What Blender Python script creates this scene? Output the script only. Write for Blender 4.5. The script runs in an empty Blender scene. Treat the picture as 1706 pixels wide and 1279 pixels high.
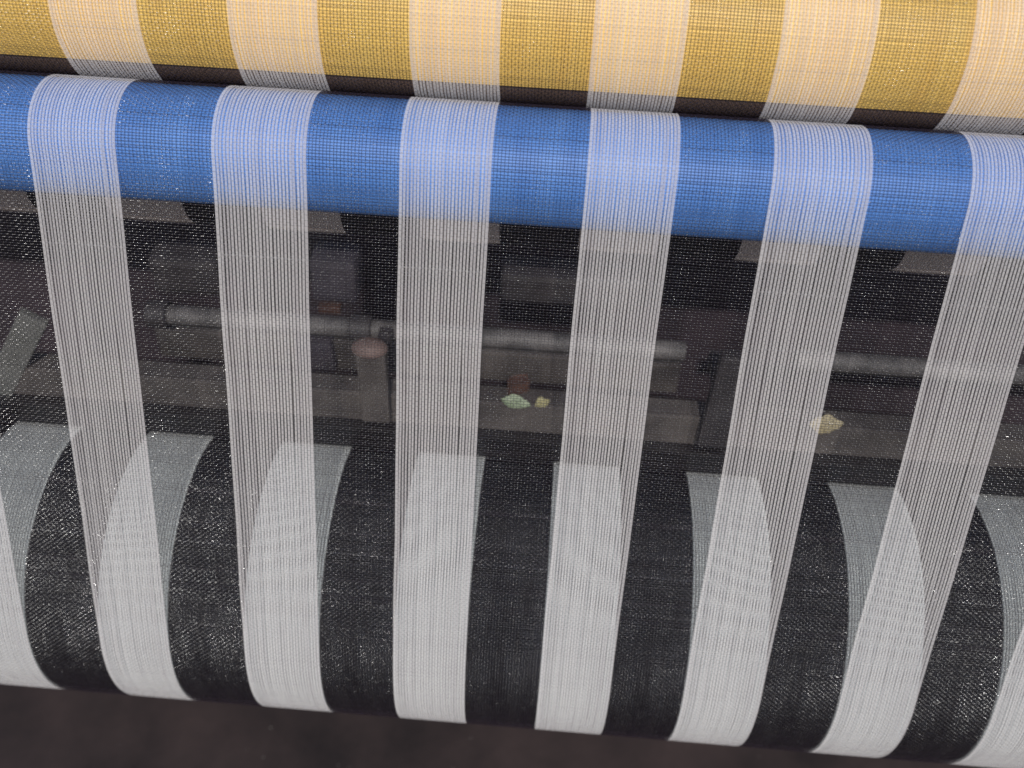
import bpy, math, random
import numpy as np
from mathutils import Vector, Matrix, Euler

random.seed(7); rng = np.random.default_rng(7)
scene = bpy.context.scene
COL = scene.collection

# ------------------------------------------------------------------ camera
cam_d = bpy.data.cameras.new("camera")
cam = bpy.data.objects.new("camera", cam_d); COL.objects.link(cam)
cam.location = (0.21991, -0.47205, 0.27371)
cam.rotation_euler = (0.81899, -0.03172, 0.07264)
cam_d.sensor_width = 36.0
cam_d.lens = 1575.5 / 1706 * 36.0
cam_d.clip_start = 0.01; cam_d.clip_end = 100
cam_d.dof.use_dof = True
cam_d.dof.focus_distance = 0.545
cam_d.dof.aperture_fstop = 4.2
scene.camera = cam

# ------------------------------------------------------------------ light
SUN_EL, SUN_AZ = math.radians(43.0), math.radians(4.0)      # from behind the camera, a little to its right
world = bpy.data.worlds.new("World"); scene.world = world; world.use_nodes = True
nt = world.node_tree; bg = nt.nodes["Background"]
sky = nt.nodes.new("ShaderNodeTexSky"); sky.sky_type = 'NISHITA'; sky.sun_disc = False
sky.sun_elevation = SUN_EL; sky.sun_rotation = math.pi - SUN_AZ
nt.links.new(sky.outputs[0], bg.inputs[0]); bg.inputs[1].default_value = 0.10
sun_d = bpy.data.lights.new("sun", 'SUN'); sun_d.energy = 3.0; sun_d.angle = math.radians(0.53)
sun_d.color = (1.0, 0.965, 0.92)
sun = bpy.data.objects.new("sun", sun_d); COL.objects.link(sun)
sdir = Vector((math.sin(SUN_AZ) * math.cos(SUN_EL), -math.cos(SUN_AZ) * math.cos(SUN_EL), math.sin(SUN_EL)))
sun.rotation_euler = sdir.to_track_quat('Z', 'Y').to_euler()
sun.location = (0.6, -2, 1)
vs = scene.view_settings
vs.view_transform = 'Standard'; vs.look = 'None'; vs.exposure = 0.0; vs.gamma = 1.0
scene.cycles.transparent_max_bounces = 24
scene.cycles.max_bounces = 6

# ------------------------------------------------------------------ layout (metres)
P = 0.1                     # one white + one sheer stripe
X0, W = -0.06528, 0.0496    # left edge of white stripe 0 and its width
RT = 0.0335                 # blue roller, axis y=0 z=0
LY, LZ, RL, LX = -0.0413, -0.3375, 0.1054, -0.00273   # lower roll; the cloth drifts LX sideways on its way down
GY, GZ, RG, PG, XG = 0.0599, 0.0599, 0.050, 0.096, -0.0548
BY, BZ, RB = 0.0575, -0.0510, 0.035
A0 = math.radians(19.18)    # angle (0 = towards camera, 90 = up) at which the cloth leaves one roll and meets the other
K0, K1 = -2, 6
EDGE = {0: (0, -.0016), 1: (0, .0018), 2: (.0013, .0009), 3: (.0007, -.0009), 4: (-.0023, -.0004), 5: (.0003, .0003), 6: (.001, 0)}

def wl(k): return X0 + k * P + EDGE.get(k, (0, 0))[0]
def wr(k): return X0 + k * P + W + EDGE.get(k, (0, 0))[1]

# ------------------------------------------------------------------ helpers
def tag(o, label=None, cat=None, group=None, kind=None):
    if label: o["label"] = label
    if cat: o["category"] = cat
    if group: o["group"] = group
    if kind: o["kind"] = kind
    return o

def empty(name, loc, label, cat, group=None):
    o = bpy.data.objects.new(name, None); COL.objects.link(o); o.location = loc
    o.empty_display_size = 0.02
    return tag(o, label, cat, group)

def link(name, me, parent=None, loc=(0, 0, 0)):
    o = bpy.data.objects.new(name, me); COL.objects.link(o); o.location = loc
    if parent is not None:
        o.parent = parent
        o.location = Vector(loc) - parent.location
    return o

def mesh_np(name, verts, quads, mats, mat_idx=None, smooth=True, tint=None, uv=None):
    me = bpy.data.meshes.new(name)
    verts = np.asarray(verts, np.float32); quads = np.asarray(quads, np.int32)
    n = len(quads); k = quads.shape[1]
    me.vertices.add(len(verts)); me.vertices.foreach_set("co", verts.ravel())
    me.loops.add(n * k); me.loops.foreach_set("vertex_index", quads.ravel())
    me.polygons.add(n); me.polygons.foreach_set("loop_start", np.arange(0, n * k, k, dtype=np.int32))
    me.polygons.foreach_set("loop_total", np.full(n, k, np.int32))
    for m in mats: me.materials.append(m)
    if mat_idx is not None: me.polygons.foreach_set("material_index", np.asarray(mat_idx, np.int32))
    me.update(calc_edges=True)
    me.polygons.foreach_set("use_smooth", np.full(n, smooth, bool))
    if tint is not None:
        a = me.attributes.new("tint", 'FLOAT', 'POINT'); a.data.foreach_set("value", np.asarray(tint, np.float32))
    if uv is not None:
        l = me.uv_layers.new(name="UVMap")
        l.data.foreach_set("uv", np.asarray(uv, np.float32)[quads.ravel()].ravel())
    me.validate(); me.update()
    return me

class Paths:
    """A cloth path in the plane across the rolls: points, outward normals, sideways drift, arc length."""
    def __init__(self, pts, nrm, dx):
        self.p = np.array(pts); self.n = np.array(nrm); self.dx = np.array(dx)
        d = np.linalg.norm(np.diff(self.p, axis=0), axis=1)
        self.s = np.concatenate([[0], np.cumsum(d)])
    def at(self, s):
        f = lambda a: np.interp(s, self.s, a)
        p = np.stack([f(self.p[:, 0]), f(self.p[:, 1])], 1)
        n = np.stack([f(self.n[:, 0]), f(self.n[:, 1])], 1); n /= np.linalg.norm(n, axis=1)[:, None]
        return p, n, f(self.dx)

def arc(cy, cz, r, a, dx=0.0):
    a = np.asarray(a)
    return (np.stack([cy - r * np.cos(a), cz + r * np.sin(a)], 1), np.stack([-np.cos(a), np.sin(a)], 1), np.full(len(a), dx))

def join_path(*segs):
    return Paths(np.concatenate([s[0] for s in segs]), np.concatenate([s[1] for s in segs]), np.concatenate([s[2] for s in segs]))

def net(name, path, width, n_warp, warp_w, warp_h, weft_pitch, weft_w, weft_h, amp, mats, selvedge=False, seed=1, sub=3):
    """A woven stripe: every warp thread runs along the path, every weft thread runs across and goes over and under them."""
    r = np.random.default_rng(seed)
    V, Q, MI, T = [], [], [], []; base = 0
    # warp
    p, nn, dx = path.p, path.n, path.dx; m = len(p)
    pitch = width / n_warp
    wob_s = np.linspace(0, path.s[-1], 14)
    for i in range(n_warp):
        ww = warp_w * r.uniform(.88, 1.12)
        if selvedge and i in (0, n_warp - 1): ww = warp_w * 1.35
        x = (i + .5) * pitch + np.interp(path.s, wob_s, r.normal(0, pitch * .07, 14)) + dx
        rows = []
        for o, h in ((-.5, 0), (0, 1), (.5, 0)):
            pt = p + nn * (h * warp_h)
            rows.append(np.stack([x + o * ww, pt[:, 0], pt[:, 1]], 1))
        V.append(np.stack(rows, 1).reshape(-1, 3))
        j = np.arange(m - 1)[:, None] * 3 + np.array([0, 1])[None, :]
        j = j.ravel() + base
        Q.append(np.stack([j, j + 1, j + 4, j + 3], 1)); MI.append(np.zeros(len(j), int))
        T.append(np.full(m * 3, r.uniform(.0, 1.)))
        base += m * 3
    # weft
    ns = int(path.s[-1] / weft_pitch)
    s = (np.arange(ns) + .5) * weft_pitch + r.normal(0, weft_pitch * .05, ns)
    pc, nc, dc = path.at(s); tc = np.stack([nc[:, 1], -nc[:, 0]], 1)     # along the path
    nx = n_warp * sub + 1
    xs = np.linspace(0, width, nx)
    for i in range(ns):
        roll = r.normal(0, .15, nx)                                        # the filament twists, so its crest leans up or down
        ph = math.pi * (i % 2)
        h = amp * np.sin(math.pi * xs / pitch + ph) * (1 + r.normal(0, .32, nx)) + warp_h * .35
        drift = np.interp(xs, np.linspace(0, width, 6), r.normal(0, weft_pitch * .05, 6))
        rows = []
        fat = r.uniform(.85, 1.15) * (1.7 if r.random() < .025 else 1)      # a thick slub now and then
        for o, hh in ((-.5, 0), (0, 1), (.5, 0)):
            y = pc[i, 0] + nc[i, 0] * (h + hh * weft_h) + tc[i, 0] * ((o + hh * roll) * weft_w * fat + drift)
            z = pc[i, 1] + nc[i, 1] * (h + hh * weft_h) + tc[i, 1] * ((o + hh * roll) * weft_w * fat + drift)
            rows.append(np.stack([xs + dc[i], y, z], 1))
        V.append(np.stack(rows, 1).reshape(-1, 3))
        j = (np.arange(nx - 1)[:, None] * 3 + np.array([0, 1])[None, :]).ravel() + base
        Q.append(np.stack([j, j + 1, j + 4, j + 3], 1)); MI.append(np.ones(len(j), int))
        T.append(np.full(nx * 3, r.uniform(0, 1)))
        base += nx * 3
    return mesh_np(name, np.concatenate(V), np.concatenate(Q), mats, np.concatenate(MI), True, np.concatenate(T))

def strip(name, path, width, mats, ridge=0.0004, n=5):
    """A continuous band of cloth along a path, a touch lower at its two edges."""
    m = len(path.p); V, UV = [], []
    for i in range(n):
        f = i / (n - 1); h = -ridge * (2 * f - 1) ** 4
        V.append(np.stack([np.full(m, f * width) + path.dx, path.p[:, 0] + path.n[:, 0] * h, path.p[:, 1] + path.n[:, 1] * h], 1))
        UV.append(np.stack([np.full(m, f * width), path.s], 1))
    V = np.stack(V, 1).reshape(-1, 3); UV = np.stack(UV, 1).reshape(-1, 2)
    j = (np.arange(m - 1)[:, None] * n + np.arange(n - 1)[None, :]).ravel()
    return mesh_np(name, V, np.stack([j, j + 1, j + n + 1, j + n], 1), mats, None, True, None, UV)

def cyl_mesh(name, r, x0, x1, mat, seg=96, r_in=None, lip=0.0):
    """A roller barrel along X with closed, slightly chamfered ends and a bore."""
    c = min(.002, r * .1); ri = r_in if r_in else r * .35
    prof = [(x0 + .01, ri), (x0, ri), (x0, r - c), (x0 + c, r), (x1 - c, r), (x1, r - c), (x1, ri), (x1 - .01, ri)]
    n = len(prof); a = np.linspace(0, 2 * math.pi, seg, endpoint=False); V = []
    for x, rr in prof: V.append(np.stack([np.full(seg, x), -rr * np.cos(a), rr * np.sin(a)], 1))
    V = np.concatenate(V); Q = []
    for i in range(n - 1):
        j = np.arange(seg); k = (j + 1) % seg
        Q.append(np.stack([i * seg + j, i * seg + k, (i + 1) * seg + k, (i + 1) * seg + j], 1))
    me = mesh_np(name, V, np.concatenate(Q), [mat], None, True)
    me.set_sharp_from_angle(angle=math.radians(40))
    return me

def box_mesh(name, sx, sy, sz, mat, bev=.0012, jitter=0.0):
    import bmesh
    bm = bmesh.new(); bmesh.ops.create_cube(bm, size=1)
    for v in bm.verts: v.co = Vector((v.co.x * sx, v.co.y * sy, v.co.z * sz))
    bmesh.ops.bevel(bm, geom=bm.edges[:], offset=bev, segments=2, affect='EDGES', profile=.6)
    me = bpy.data.meshes.new(name); bm.to_mesh(me); bm.free(); me.materials.append(mat)
    return me

# ------------------------------------------------------------------ materials
def mat(name):
    m = bpy.data.materials.new(name); m.use_nodes = True
    n = m.node_tree.nodes; return m, n, m.node_tree.links, n["Principled BSDF"], n["Material Output"]

def nd(n, t, **kw):
    x = n.new(t)
    for k, v in kw.items():
        if k in x.inputs: x.inputs[k].default_value = v
        else: setattr(x, k, v)
    return x

def thread(name, dark, light, rough, spec, alpha, sheen=0.0, transl=0.0, glint=False):
    """Yarn: a slightly different shade for each thread, fine slubs along it, part of the light passing through."""
    m, n, l, b, out = mat(name)
    at = nd(n, "ShaderNodeAttribute", attribute_name="tint")
    tc = nd(n, "ShaderNodeTexCoord"); no = nd(n, "ShaderNodeTexNoise", Scale=900.0, Detail=2.0)
    l.new(tc.outputs["Object"], no.inputs["Vector"])
    ad = nd(n, "ShaderNodeMath", operation='MULTIPLY_ADD'); ad.inputs[1].default_value = .6
    l.new(at.outputs["Fac"], ad.inputs[0])
    sc = nd(n, "ShaderNodeMath", operation='MULTIPLY'); sc.inputs[1].default_value = .45
    l.new(no.outputs["Fac"], sc.inputs[0]); l.new(sc.outputs[0], ad.inputs[2])
    mx = nd(n, "ShaderNodeMix", data_type='RGBA')
    l.new(ad.outputs[0], mx.inputs["Factor"]); mx.inputs[6].default_value = (*dark, 1); mx.inputs[7].default_value = (*light, 1)
    l.new(mx.outputs[2], b.inputs["Base Color"])
    b.inputs["Roughness"].default_value = rough; b.inputs["Specular IOR Level"].default_value = spec
    b.inputs["Sheen Weight"].default_value = sheen; b.inputs["Diffuse Roughness"].default_value = 1.0
    if glint:
        b.inputs["IOR"].default_value = 1.7
        #                                # patches where the filament lies rough and sparkles less
        mp4 = nd(n, "ShaderNodeMapping"); mp4.inputs["Scale"].default_value = (75, 16, 16); l.new(tc.outputs["Object"], mp4.inputs["Vector"])
        n4 = nd(n, "ShaderNodeTexNoise", Scale=1.0, Detail=5.0, Roughness=.7); l.new(mp4.outputs[0], n4.inputs["Vector"])
        mr = nd(n, "ShaderNodeMapRange"); mr.inputs[1].default_value = .38; mr.inputs[2].default_value = .72
        mr.inputs[3].default_value = rough; mr.inputs[4].default_value = .40
        l.new(n4.outputs["Fac"], mr.inputs[0]); l.new(mr.outputs[0], b.inputs["Roughness"])
        m5 = nd(n, "ShaderNodeMapRange"); m5.inputs[1].default_value = .38; m5.inputs[2].default_value = .72
        m5.inputs[3].default_value = spec; m5.inputs[4].default_value = .03
        l.new(n4.outputs["Fac"], m5.inputs[0]); l.new(m5.outputs[0], b.inputs["Specular IOR Level"])
    last = b
    if transl:
        tr = nd(n, "ShaderNodeBsdfTranslucent"); l.new(mx.outputs[2], tr.inputs["Color"])
        ms = nd(n, "ShaderNodeMixShader"); ms.inputs[0].default_value = transl
        l.new(b.outputs[0], ms.inputs[1]); l.new(tr.outputs[0], ms.inputs[2]); last = ms
    if alpha < 1:
        tp = nd(n, "ShaderNodeBsdfTransparent"); ms = nd(n, "ShaderNodeMixShader"); ms.inputs[0].default_value = alpha
        l.new(tp.outputs[0], ms.inputs[1]); l.new(last.outputs[0], ms.inputs[2]); last = ms
    l.new(last.outputs[0], out.inputs["Surface"])
    return m

M_WHITE = thread("white_yarn", (.72, .68, .68), (.90, .87, .85), .5, .4, .53, .1, .30)
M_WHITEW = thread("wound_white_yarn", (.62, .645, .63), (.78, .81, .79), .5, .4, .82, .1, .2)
M_DARK = thread("black_yarn", (.006, .006, .008), (.018, .016, .018), .6, .15, .62)
M_WEFT = thread("clear_filament", (.010, .006, .010), (.036, .026, .036), .13, 1.0, .50, glint=True)
M_WEFTW = thread("clear_filament_pale", (.30, .28, .29), (.46, .44, .44), .35, .5, .42)
M_WEFTB = thread("black_filament", (.0028, .0025, .004), (.0085, .0078, .0105), .13, 1.0, .85, glint=True)

def film(name, c0, c1, rough, metallic=0.0, bump=.15, spec=.5):
    """Wound plastic film: faint streaks round the roll and small creases."""
    m, n, l, b, out = mat(name)
    tc = nd(n, "ShaderNodeTexCoord"); mp = nd(n, "ShaderNodeMapping"); mp.inputs["Scale"].default_value = (60, 9, 9)
    l.new(tc.outputs["Object"], mp.inputs["Vector"])
    no = nd(n, "ShaderNodeTexNoise", Scale=1.4, Detail=5.0, Roughness=.6); l.new(mp.outputs[0], no.inputs["Vector"])
    cr = nd(n, "ShaderNodeMix", data_type='RGBA'); cr.inputs[6].default_value = (*c0, 1); cr.inputs[7].default_value = (*c1, 1)
    l.new(no.outputs["Fac"], cr.inputs["Factor"]); l.new(cr.outputs[2], b.inputs["Base Color"])
    n2 = nd(n, "ShaderNodeTexNoise", Scale=60.0, Detail=4.0); l.new(tc.outputs["Object"], n2.inputs["Vector"])
    bp = nd(n, "ShaderNodeBump", Strength=bump, Distance=.001); l.new(n2.outputs["Fac"], bp.inputs["Height"])
    l.new(bp.outputs[0], b.inputs["Normal"])
    b.inputs["Roughness"].default_value = rough; b.inputs["Metallic"].default_value = metallic; b.inputs["Specular IOR Level"].default_value = spec
    return m

M_BLUE = film("blue_film", (.050, .165, .51), (.125, .30, .71), .55)
M_GOLD = film("gold_film", (.90, .52, .11), (.98, .66, .17), .5)
M_CORE = film("dark_roller", (.018, .016, .018), (.03, .026, .028), .5)
M_CARD = film("brown_card_tube", (.12, .072, .05), (.20, .125, .085), .7)

def wound(name, base, line, rough, contrast, spec, dust=0.0):
    """Many layers of wound cloth: a plain weave with slight tension bands round the roll and crosswise streaks."""
    m, n, l, b, out = mat(name)
    uv = nd(n, "ShaderNodeUVMap")
    sep = nd(n, "ShaderNodeSeparateXYZ"); l.new(uv.outputs[0], sep.inputs[0])
    def wave(axis, pitch, ph=0):
        k = nd(n, "ShaderNodeMath", operation='MULTIPLY_ADD'); k.inputs[1].default_value = 2 * math.pi / pitch; k.inputs[2].default_value = ph
        l.new(sep.outputs[axis], k.inputs[0]); s = nd(n, "ShaderNodeMath", operation='SINE'); l.new(k.outputs[0], s.inputs[0]); return s
    a, c = wave(0, .00185), wave(1, .00152)
    mu = nd(n, "ShaderNodeMath", operation='ADD'); l.new(a.outputs[0], mu.inputs[0]); l.new(c.outputs[0], mu.inputs[1])
    mr = nd(n, "ShaderNodeMapRange"); mr.inputs[1].default_value = -2; mr.inputs[2].default_value = 2
    mr.inputs[3].default_value = .5 - contrast / 2; mr.inputs[4].default_value = .5 + contrast / 2; l.new(mu.outputs[0], mr.inputs[0])
    tc = nd(n, "ShaderNodeTexCoord"); mp = nd(n, "ShaderNodeMapping"); mp.inputs["Scale"].default_value = (5, 70, 70)
    l.new(tc.outputs["Object"], mp.inputs["Vector"])
    no = nd(n, "ShaderNodeTexNoise", Scale=1.0, Detail=4.0); l.new(mp.outputs[0], no.inputs["Vector"])
    ad = nd(n, "ShaderNodeMath", operation='MULTIPLY_ADD'); ad.inputs[1].default_value = .5; ad.inputs[2].default_value = -.25
    l.new(no.outputs["Fac"], ad.inputs[0])
    sm = nd(n, "ShaderNodeMath", operation='ADD', use_clamp=True); l.new(ad.outputs[0], sm.inputs[0]); l.new(mr.outputs[0], sm.inputs[1])
    cr = nd(n, "ShaderNodeMix", data_type='RGBA'); cr.inputs[6].default_value = (*line, 1); cr.inputs[7].default_value = (*base, 1)
    l.new(sm.outputs[0], cr.inputs["Factor"]); l.new(cr.outputs[2], b.inputs["Base Color"])
    bp = nd(n, "ShaderNodeBump", Strength=.5, Distance=.0004); l.new(mu.outputs[0], bp.inputs["Height"])
    n3 = nd(n, "ShaderNodeTexNoise", Scale=22.0, Detail=3.0); l.new(tc.outputs["Object"], n3.inputs["Vector"])
    b2 = nd(n, "ShaderNodeBump", Strength=.15, Distance=.004); l.new(n3.outputs["Fac"], b2.inputs["Height"]); l.new(bp.outputs[0], b2.inputs["Normal"])
    l.new(b2.outputs[0], b.inputs["Normal"])
    b.inputs["Roughness"].default_value = rough; b.inputs["Specular IOR Level"].default_value = spec
    b.inputs["Diffuse Roughness"].default_value = 1.0
    return m

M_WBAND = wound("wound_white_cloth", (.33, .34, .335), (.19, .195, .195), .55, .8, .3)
M_BBAND = wound("wound_black_cloth", (.0085, .0075, .0105), (.0025, .0022, .0032), .5, .9, .2)
M_RWHITE = wound("wound_grey_cloth", (.46, .385, .36), (.32, .27, .25), .7, .6, .1)

def steel(name, c0, c1, rough, scale=40.0, metallic=0.0, bump=.3):
    """Grimy machine metal: dust, oil stains and scratches."""
    m, n, l, b, out = mat(name)
    tc = nd(n, "ShaderNodeTexCoord"); no = nd(n, "ShaderNodeTexNoise", Scale=scale, Detail=8.0, Roughness=.65)
    l.new(tc.outputs["Object"], no.inputs["Vector"])
    rp = nd(n, "ShaderNodeValToRGB"); rp.color_ramp.elements[0].position = .32; rp.color_ramp.elements[1].position = .68
    rp.color_ramp.elements[0].color = (*c0, 1); rp.color_ramp.elements[1].color = (*c1, 1)
    l.new(no.outputs["Fac"], rp.inputs[0]); l.new(rp.outputs[0], b.inputs["Base Color"])
    n2 = nd(n, "ShaderNodeTexNoise", Scale=scale * 9, Detail=4.0); l.new(tc.outputs["Object"], n2.inputs["Vector"])
    bp = nd(n, "ShaderNodeBump", Strength=bump, Distance=.001); l.new(n2.outputs["Fac"], bp.inputs["Height"]); l.new(bp.outputs[0], b.inputs["Normal"])
    b.inputs["Roughness"].default_value = rough; b.inputs["Metallic"].default_value = metallic
    return m

M_BAR = steel("dusty_grey_steel", (.040, .033, .031), (.130, .112, .102), .7, 26)
M_BARD = steel("dull_dark_steel", (.022, .018, .020), (.06, .052, .053), .6, 30)
M_ROD = steel("worn_round_bar", (.05, .046, .045), (.17, .155, .15), .6, 60)
M_WALL = steel("dark_machine_panel", (.014, .009, .012), (.040, .026, .033), .7, 9)
M_BED = steel("oily_brown_steel", (.009, .005, .006), (.042, .027, .026), .8, 8)
M_OIL = steel("oily_black_steel", (.006, .005, .006), (.016, .013, .014), .3, 14, 0, .15)
M_OIL.node_tree.nodes["Principled BSDF"].inputs["IOR"].default_value = 1.9
M_LAV = steel("lavender_paint", (.032, .027, .034), (.075, .063, .078), .7, 30)
M_STRUT = steel("pale_dusty_steel", (.11, .11, .10), (.20, .195, .18), .6, 40)
M_RUST = steel("rusty_scrap_metal", (.05, .024, .018), (.105, .05, .035), .8, 160)
M_KNOB = steel("faded_pink_plastic", (.11, .075, .068), (.19, .13, .115), .7, 90)
M_FLOOR = steel("dark_concrete", (.05, .042, .038), (.10, .085, .075), .85, 3)

def leaf_mat(name, c0, c1):
    m = steel(name, c0, c1, .5, 220, 0, .25); return m
M_LEAFG = leaf_mat("pale_green_leaf", (.17, .22, .13), (.33, .38, .25))
M_LEAFY = leaf_mat("yellowing_leaf", (.26, .23, .10), (.44, .40, .22))
M_LEAFT = leaf_mat("dry_tan_leaf", (.22, .175, .09), (.40, .335, .20))
M_LINT = steel("grey_lint", (.12, .11, .10), (.34, .32, .30), .9, 200)

# ------------------------------------------------------------------ the setting
XC, XA, XB = 0.205, -0.34, 0.75      # middle and the two ends of what is built along the machine
me = box_mesh("floor_sheet", 14, 14, .04, M_FLOOR); o = link("floor", me, None, (XC, 0, -.92)); tag(o, kind="structure")
me = box_mesh("back_panel_sheet", 2.2, .012, 1.0, M_WALL); o = link("back_wall", me, None, (XC, .30, -.38))
tag(o, kind="structure")
bed = empty("machine_bed", (XC, .0, -.60), "dark brown grimy steel bed lying under the black and white roll", "machine bed")
link("bed_plate", box_mesh("bed_plate", 1.6, .55, .02, M_BED, .003), bed, (XC, .0, -.61))

# ------------------------------------------------------------------ blue roller
guide = empty("guide_roller", (XC, 0, 0), "blue roller behind the striped sheer cloth where it bends down", "roller")
link("barrel", cyl_mesh("guide_barrel", RT - .0045, XA - .03, XB + .03, M_CORE), guide, (0, 0, 0))
link("blue_film", cyl_mesh("guide_film", RT - .0011, XA, XB, M_BLUE, 128, RT - .0043), guide, (0, 0, 0))

# ------------------------------------------------------------------ hanging striped cloth (over the blue roller, down, onto the lower roll)
rad = np.radians
pT = arc(0, 0, RT, rad(np.arange(168, 19.18, -3.0)))
e1, e2 = arc(0, 0, RT, [A0]), arc(LY, LZ, RL, [A0], LX)
t = np.linspace(0, 1, 14)
pF = (e1[0] * (1 - t[:, None]) + e2[0] * t[:, None], np.repeat(e1[1], 14, 0), LX * t)
pL = arc(LY, LZ, RL, rad(np.arange(17.0, -72, -2.0)), LX)
PATH = join_path(pT, pF, pL)
PATH.dx = PATH.dx + .00035 * np.sin(PATH.s * 21 + 1) * np.sin(PATH.s * 9) + .00012 * np.sin(PATH.s * 63)
WS = P - W
white_me = net("white_net", PATH, W, 26, .00122, .00022, .00160, .00052, .00018, .00026, [M_WHITE, M_WEFTW], True, 11)
sheer_me = net("sheer_net", PATH, WS, 26, .00030, .00015, .00160, .00058, .00024, .00040, [M_DARK, M_WEFT], False, 12)

def lay_stripes(parent, wme, sme, left, right, wname, sname, loc=(0, 0), w0=W):
    for k in range(K0, K1 + 1):
        a, b_, c = left(k), right(k), left(k + 1)
        o = link(wname, wme, parent, (a, *loc)); o.scale.x = (b_ - a) / w0
        o = link(sname, sme, parent, (b_, *loc)); o.scale.x = (c - b_) / (w0 if w0 != W else WS)

cloth = empty("sheer_cloth", (XC, -.03, 0), "see-through cloth with white stripes hanging from blue roller to lower roll", "cloth")
lay_stripes(cloth, white_me, sheer_me, wl, wr, "white_stripe", "sheer_stripe")

# ------------------------------------------------------------------ lower roll
low = empty("cloth_roll", (XC, LY, LZ), "big lower roll wound with black and white striped cloth", "fabric roll", "rolls of striped cloth")
link("core", cyl_mesh("low_core", RL - .006, XA - .03, XB + .03, M_CORE), low, (0, LY, LZ))
def ridge(deg, r):
    h = sum(a * np.exp(-((deg - c) / w) ** 2) for a, c, w in ((.0005, 99, 1.6), (.0003, 93, 1.0), (.0006, 81, 1.8), (.0003, 71, 1.2), (.0004, 57, 2.2)))
    return arc(LY, LZ, r + h, rad(deg), LX)
full = join_path(ridge(np.arange(180, -180.1, -1.0), RL - .0016))
upper = join_path(ridge(np.arange(158, -50, -1.0), RL - .0013))
def band(name, base, warp, weft, width, ww, seed):
    a = strip(name + "_base", full, width, [warp, weft, base])
    for p in a.polygons: p.material_index = 2
    b_ = net(name + "_net", upper, width, 26, ww, .0002, .0016, .00055, .0002, .00026, [warp, weft], False, seed)
    import bmesh
    bm = bmesh.new(); bm.from_mesh(a); bm.from_mesh(b_)
    me = bpy.data.meshes.new(name)
    for m_ in (warp, weft, base): me.materials.append(m_)
    bm.to_mesh(me); bm.free()
    return me
wb = band("white_band", M_WBAND, M_WHITEW, M_WEFTW, W, .00108, 21)
bb = band("black_band", M_BBAND, M_DARK, M_WEFTB, WS, .0010, 22)
lay_stripes(low, wb, bb, wl, wr, "white_band", "black_band")

# ------------------------------------------------------------------ gold roll behind
gold = empty("gold_cloth_roll", (XC, GY, GZ), "gold roll wound with cream striped sheer cloth above the blue roller", "fabric roll", "rolls of striped cloth")
link("core", cyl_mesh("gold_core", RG - .0022, XA - .06, XB + .06, M_CARD), gold, (0, GY, GZ))
fm = strip("gold_film", join_path(arc(0, 0, RG - .0012, rad(np.arange(250, -24.5, -2.0)))), XB - XA + .08, [M_GOLD], 0)
link("gold_film", fm, gold, (XA - .04, GY, GZ))
GW = PG * .5
PGP = join_path(arc(GY, GZ, RG, rad(np.arange(125, -85, -2.5))))
gw = net("cream_net", PGP, GW, 26, .00124, .00022, .00160, .00052, .00018, .00026, [M_WHITE, M_WEFTW], True, 31)
gs = net("gold_net", PGP, GW, 26, .00038, .00018, .00160, .00060, .00022, .00036, [M_DARK, M_WEFT], False, 32)
for k in range(K0, K1 + 1):
    link("cream_stripe", gw, gold, (XG + k * PG, 0, 0)); link("gold_stripe", gs, gold, (XG + k * PG + GW, 0, 0))

# ------------------------------------------------------------------ rear roll, just showing under the blue roller
rear = empty("rear_cloth_roll", (XC, BY, BZ), "dim roll of striped cloth peeping out below the blue roller", "fabric roll", "rolls of striped cloth")
link("core", cyl_mesh("rear_core", RB - .005, XA - .05, XB + .05, M_CORE), rear, (0, BY, BZ))
rp_ = join_path(arc(BY, BZ, RB, rad(np.arange(180, -180.1, -5))))
XR = -.0635
rw, rb = strip("rear_white", rp_, P * .5, [M_RWHITE]), strip("rear_black", rp_, P * .5, [M_BBAND])
for k in range(K0, K1 + 1):
    link("white_band", rw, rear, (XR + k * P, 0, 0)); link("black_band", rb, rear, (XR + k * P + P * .5, 0, 0))

# ------------------------------------------------------------------ machine parts seen through the cloth
def bar(name, y, z, sy, sz, x0, x1, m, label, cat="bar", group=None, tilt=0.0):
    o = link(name, box_mesh(name, x1 - x0, sy, sz, m, .0015), None, ((x0 + x1) / 2, y, z)); o.rotation_euler.x = tilt
    return tag(o, label, cat, group)
ledge = empty("ledge_beam", (XC, .001, -.2365), "grey ledge with leaves lying on it behind the cloth just above the lower roll", "beam")
link("plate", box_mesh("ledge_plate", XB - XA, .018, .027, M_BAR, .0015), ledge, (XC, .009, -.2005))
link("oily_lip", box_mesh("ledge_lip", XB - XA, .0165, .0212, M_OIL, .0012), ledge, (XC, .0010, -.2251))
bar("flat_bar", .072, -.2045, .03, .028, -.075, .322, M_BAR, "long flat grey bar under the round rod, behind the leafy ledge", "bar")
rod = empty("round_rod", (XC, .055, -.1743), "thin round steel rod with dark collars running behind the cloth above the green leaf", "rod")
link("shaft", cyl_mesh("rod_shaft", .0072, -.072, .322, M_ROD, 32, .002), rod, (0, .055, -.1743))
rod2 = tag(link("round_rod", cyl_mesh("short_rod", .0075, .402, XB, M_ROD, 32, .002), None, (0, .057, -.1755)), "dim round steel rod behind the cloth at the far right, beyond the plain bracket", "rod")
for x in (-.066, .085):
    link("collar", cyl_mesh("rod_collar", .0105, x - .008, x + .008, M_BARD, 24, .0074), rod, (0, .055, -.1743))

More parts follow.
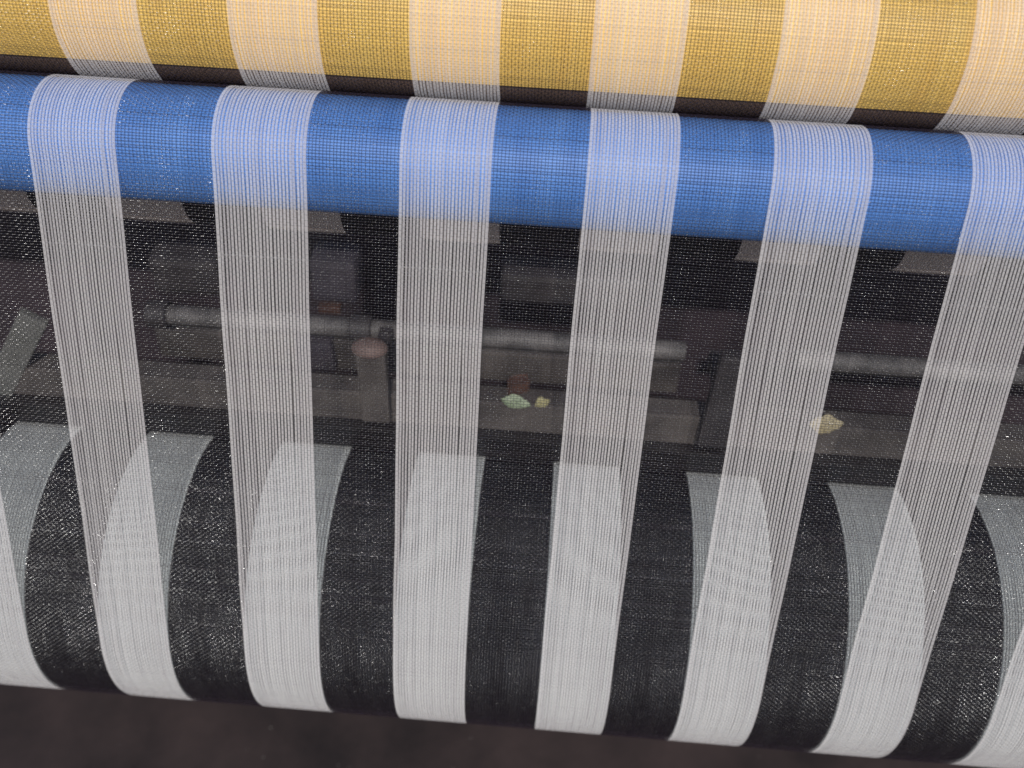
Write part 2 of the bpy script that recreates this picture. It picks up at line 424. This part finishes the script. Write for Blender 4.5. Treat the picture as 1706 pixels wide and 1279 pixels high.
def bracket(x, z0, z1, label, m, knob=False, lean=0.0):
    e = empty("support_bracket", (x, -.006, z0), label, "bracket", "brackets holding the rod")
    o = link("upright", box_mesh("bracket_upright", .020, .010, z1 - z0, m, .002), e, (x, -.0055, (z0 + z1) / 2)); o.rotation_euler.y = lean
    link("arm", box_mesh("bracket_arm", .010, .047, .009, M_BARD, .0015), e, (x, .0235, -.1680))
    if knob:
        import bmesh
        bm = bmesh.new(); bmesh.ops.create_uvsphere(bm, u_segments=20, v_segments=12, radius=.0125)
        for v in bm.verts: v.co.z = max(v.co.z * .55, -.003); v.co.y *= .7
        for f in bm.faces: f.smooth = True
        me = bpy.data.meshes.new("knob"); bm.to_mesh(me); bm.free(); me.materials.append(M_KNOB)
        link("knob", me, e, (x - .001, -.0055, z1 + .0025))
    return e
bracket(.1055, -.205, -.142, "small grey bracket with a faded pink knob on top, left of the middle white stripe", M_BAR, True)
bracket(.3420, -.205, -.122, "plain bracket without a knob, seen through the cloth towards the right", M_BARD, False, .03)

def block(name, x, y, z, sx, sy, sz, m, label, tilt=0.0):
    o = link(name, box_mesh(name, sx, sy, sz, m, min(sx, sz) * .18), None, (x, y, z)); o.rotation_euler = (0, tilt, 0)
    return tag(o, label, "machine block")
block("machine_block", .059, .10, -.158, .036, .03, .040, M_LAV, "lavender grey block above the pink knob of the bracket", .04)
block("machine_block", .236, .115, -.163, .105, .03, .026, M_BARD, "wide dull block above the rod, over the green leaf")
block("machine_block", -.062, .115, -.175, .055, .03, .034, M_BARD, "dull grey block above the left end of the rod")
block("machine_block", .048, .060, -.203, .030, .02, .030, M_LAV, "small purplish block beside the pink-knobbed bracket, under the rod", -.06)
block("orange_cap", .0545, .087, -.1815, .017, .012, .006, M_RUST, "tiny orange brown cap under the lavender block")
strut = link("diagonal_strut", box_mesh("diagonal_strut", .019, .006, .118, M_STRUT, .001), None, (-.158, .002, -.188))
strut.rotation_euler = (0, math.radians(34), 0)
tag(strut, "pale slanting flat strut at the far left behind the cloth", "strut")

# ------------------------------------------------------------------ leaves and scraps on the ledge
def leaf(name, x, y, z, ln, wd, m, label, rot, curl=.5, seed=1):
    """A dry curled leaf scrap: ragged outline, a midrib crease, one side folded up."""
    r = np.random.default_rng(seed); nu, nv = 18, 9; V, Q = [], []
    sm = lambda q: np.convolve(np.pad(q, 1, mode="edge"), [.25, .5, .25], "valid")
    lo, hi = sm(r.uniform(.6, 1.2, nu)), sm(r.uniform(.6, 1.2, nu))
    for i in range(nu):
        u = i / (nu - 1); env = min(1, 3.2 * u) * min(1, 2.2 * (1 - u) + .12)
        for j in range(nv):
            w = j / (nv - 1) * 2 - 1
            yy = w * wd * .5 * env * (hi[i] if w > 0 else lo[i])
            zz = curl * abs(yy) * (.9 if w > 0 else .25) + .12 * ln * (2 * u - 1) ** 2 * curl + r.normal(0, .00007) + .0008 * math.sin(7 * u + seed)
            V.append(((u - .5) * ln, yy, zz))
    for i in range(nu - 1):
        for j in range(nv - 1):
            a = i * nv + j; Q.append((a, a + 1, a + nv + 1, a + nv))
    n = len(V); V2 = V + [(v[0], v[1], v[2] - .0004) for v in V]
    Q2 = Q + [tuple(n + q for q in reversed(f)) for f in Q]
    edge = [i * nv for i in range(nu)] + [(nu - 1) * nv + j for j in range(1, nv)] + [i * nv + nv - 1 for i in range(nu - 2, -1, -1)] + [j for j in range(nv - 2, 0, -1)]
    for a, b_ in zip(edge, edge[1:] + edge[:1]): Q2.append((a, n + a, n + b_, b_))
    me = mesh_np(name, V2, Q2, [m], None, True); me.set_sharp_from_angle(angle=math.radians(50)); o = link(name, me, None, (x, y, z)); o.rotation_euler = [math.radians(q) for q in rot]
    return tag(o, label, "leaf", "fallen leaves on the ledge")
ZL = -.187
leaf("fallen_leaf", .2025, .000, ZL + .0018, .0215, .0105, M_LEAFG, "larger pale green curled leaf lying on the ledge between white stripes", (22, 6, -5), .55, 3)
leaf("fallen_leaf", .2212, .002, ZL + .0014, .0110, .0075, M_LEAFY, "smaller yellow green leaf just right of the pale green leaf", (26, -20, 14), .8, 5)
leaf("fallen_leaf", .4170, .001, ZL + .0016, .0240, .0150, M_LEAFT, "dry tan leaf on the ledge beside the right-hand white stripe", (30, -4, 5), .45, 8)
sm_ = box_mesh("rusty_scrap", .013, .007, .012, M_RUST, .0010)
for v in sm_.vertices: v.co += Vector((random.uniform(-.0014, .0014), random.uniform(-.0008, .0008), random.uniform(-.0014, .0014) + .12 * v.co.x))
sc_ = link("rusty_scrap", sm_, None, (.2035, .0125, -.180))
sc_.rotation_euler = (.05, .1, .4); tag(sc_, "small rusty brown scrap standing on the ledge behind the green leaf", "scrap")

# ------------------------------------------------------------------ lint and grit on the bed
import bmesh
bm = bmesh.new()
for i in range(34):
    x, y = random.uniform(-.25, .65), random.uniform(-.20, .02)
    r = random.uniform(.0002, .0007)
    bmesh.ops.create_icosphere(bm, subdivisions=1, radius=r, matrix=Matrix.Translation((x, y, -.600 + r * .6)) @ Euler((random.random(), random.random(), random.random() * 6)).to_matrix().to_4x4() @ Matrix.Diagonal((random.uniform(.7, 2.2), 1, .7, 1)))
me = bpy.data.meshes.new("bed_grit"); bm.to_mesh(me); bm.free(); me.materials.append(M_LINT)
o = link("grit", me, None); tag(o, "specks of grey grit and lint scattered on the brown steel bed", "grit", None, "stuff")
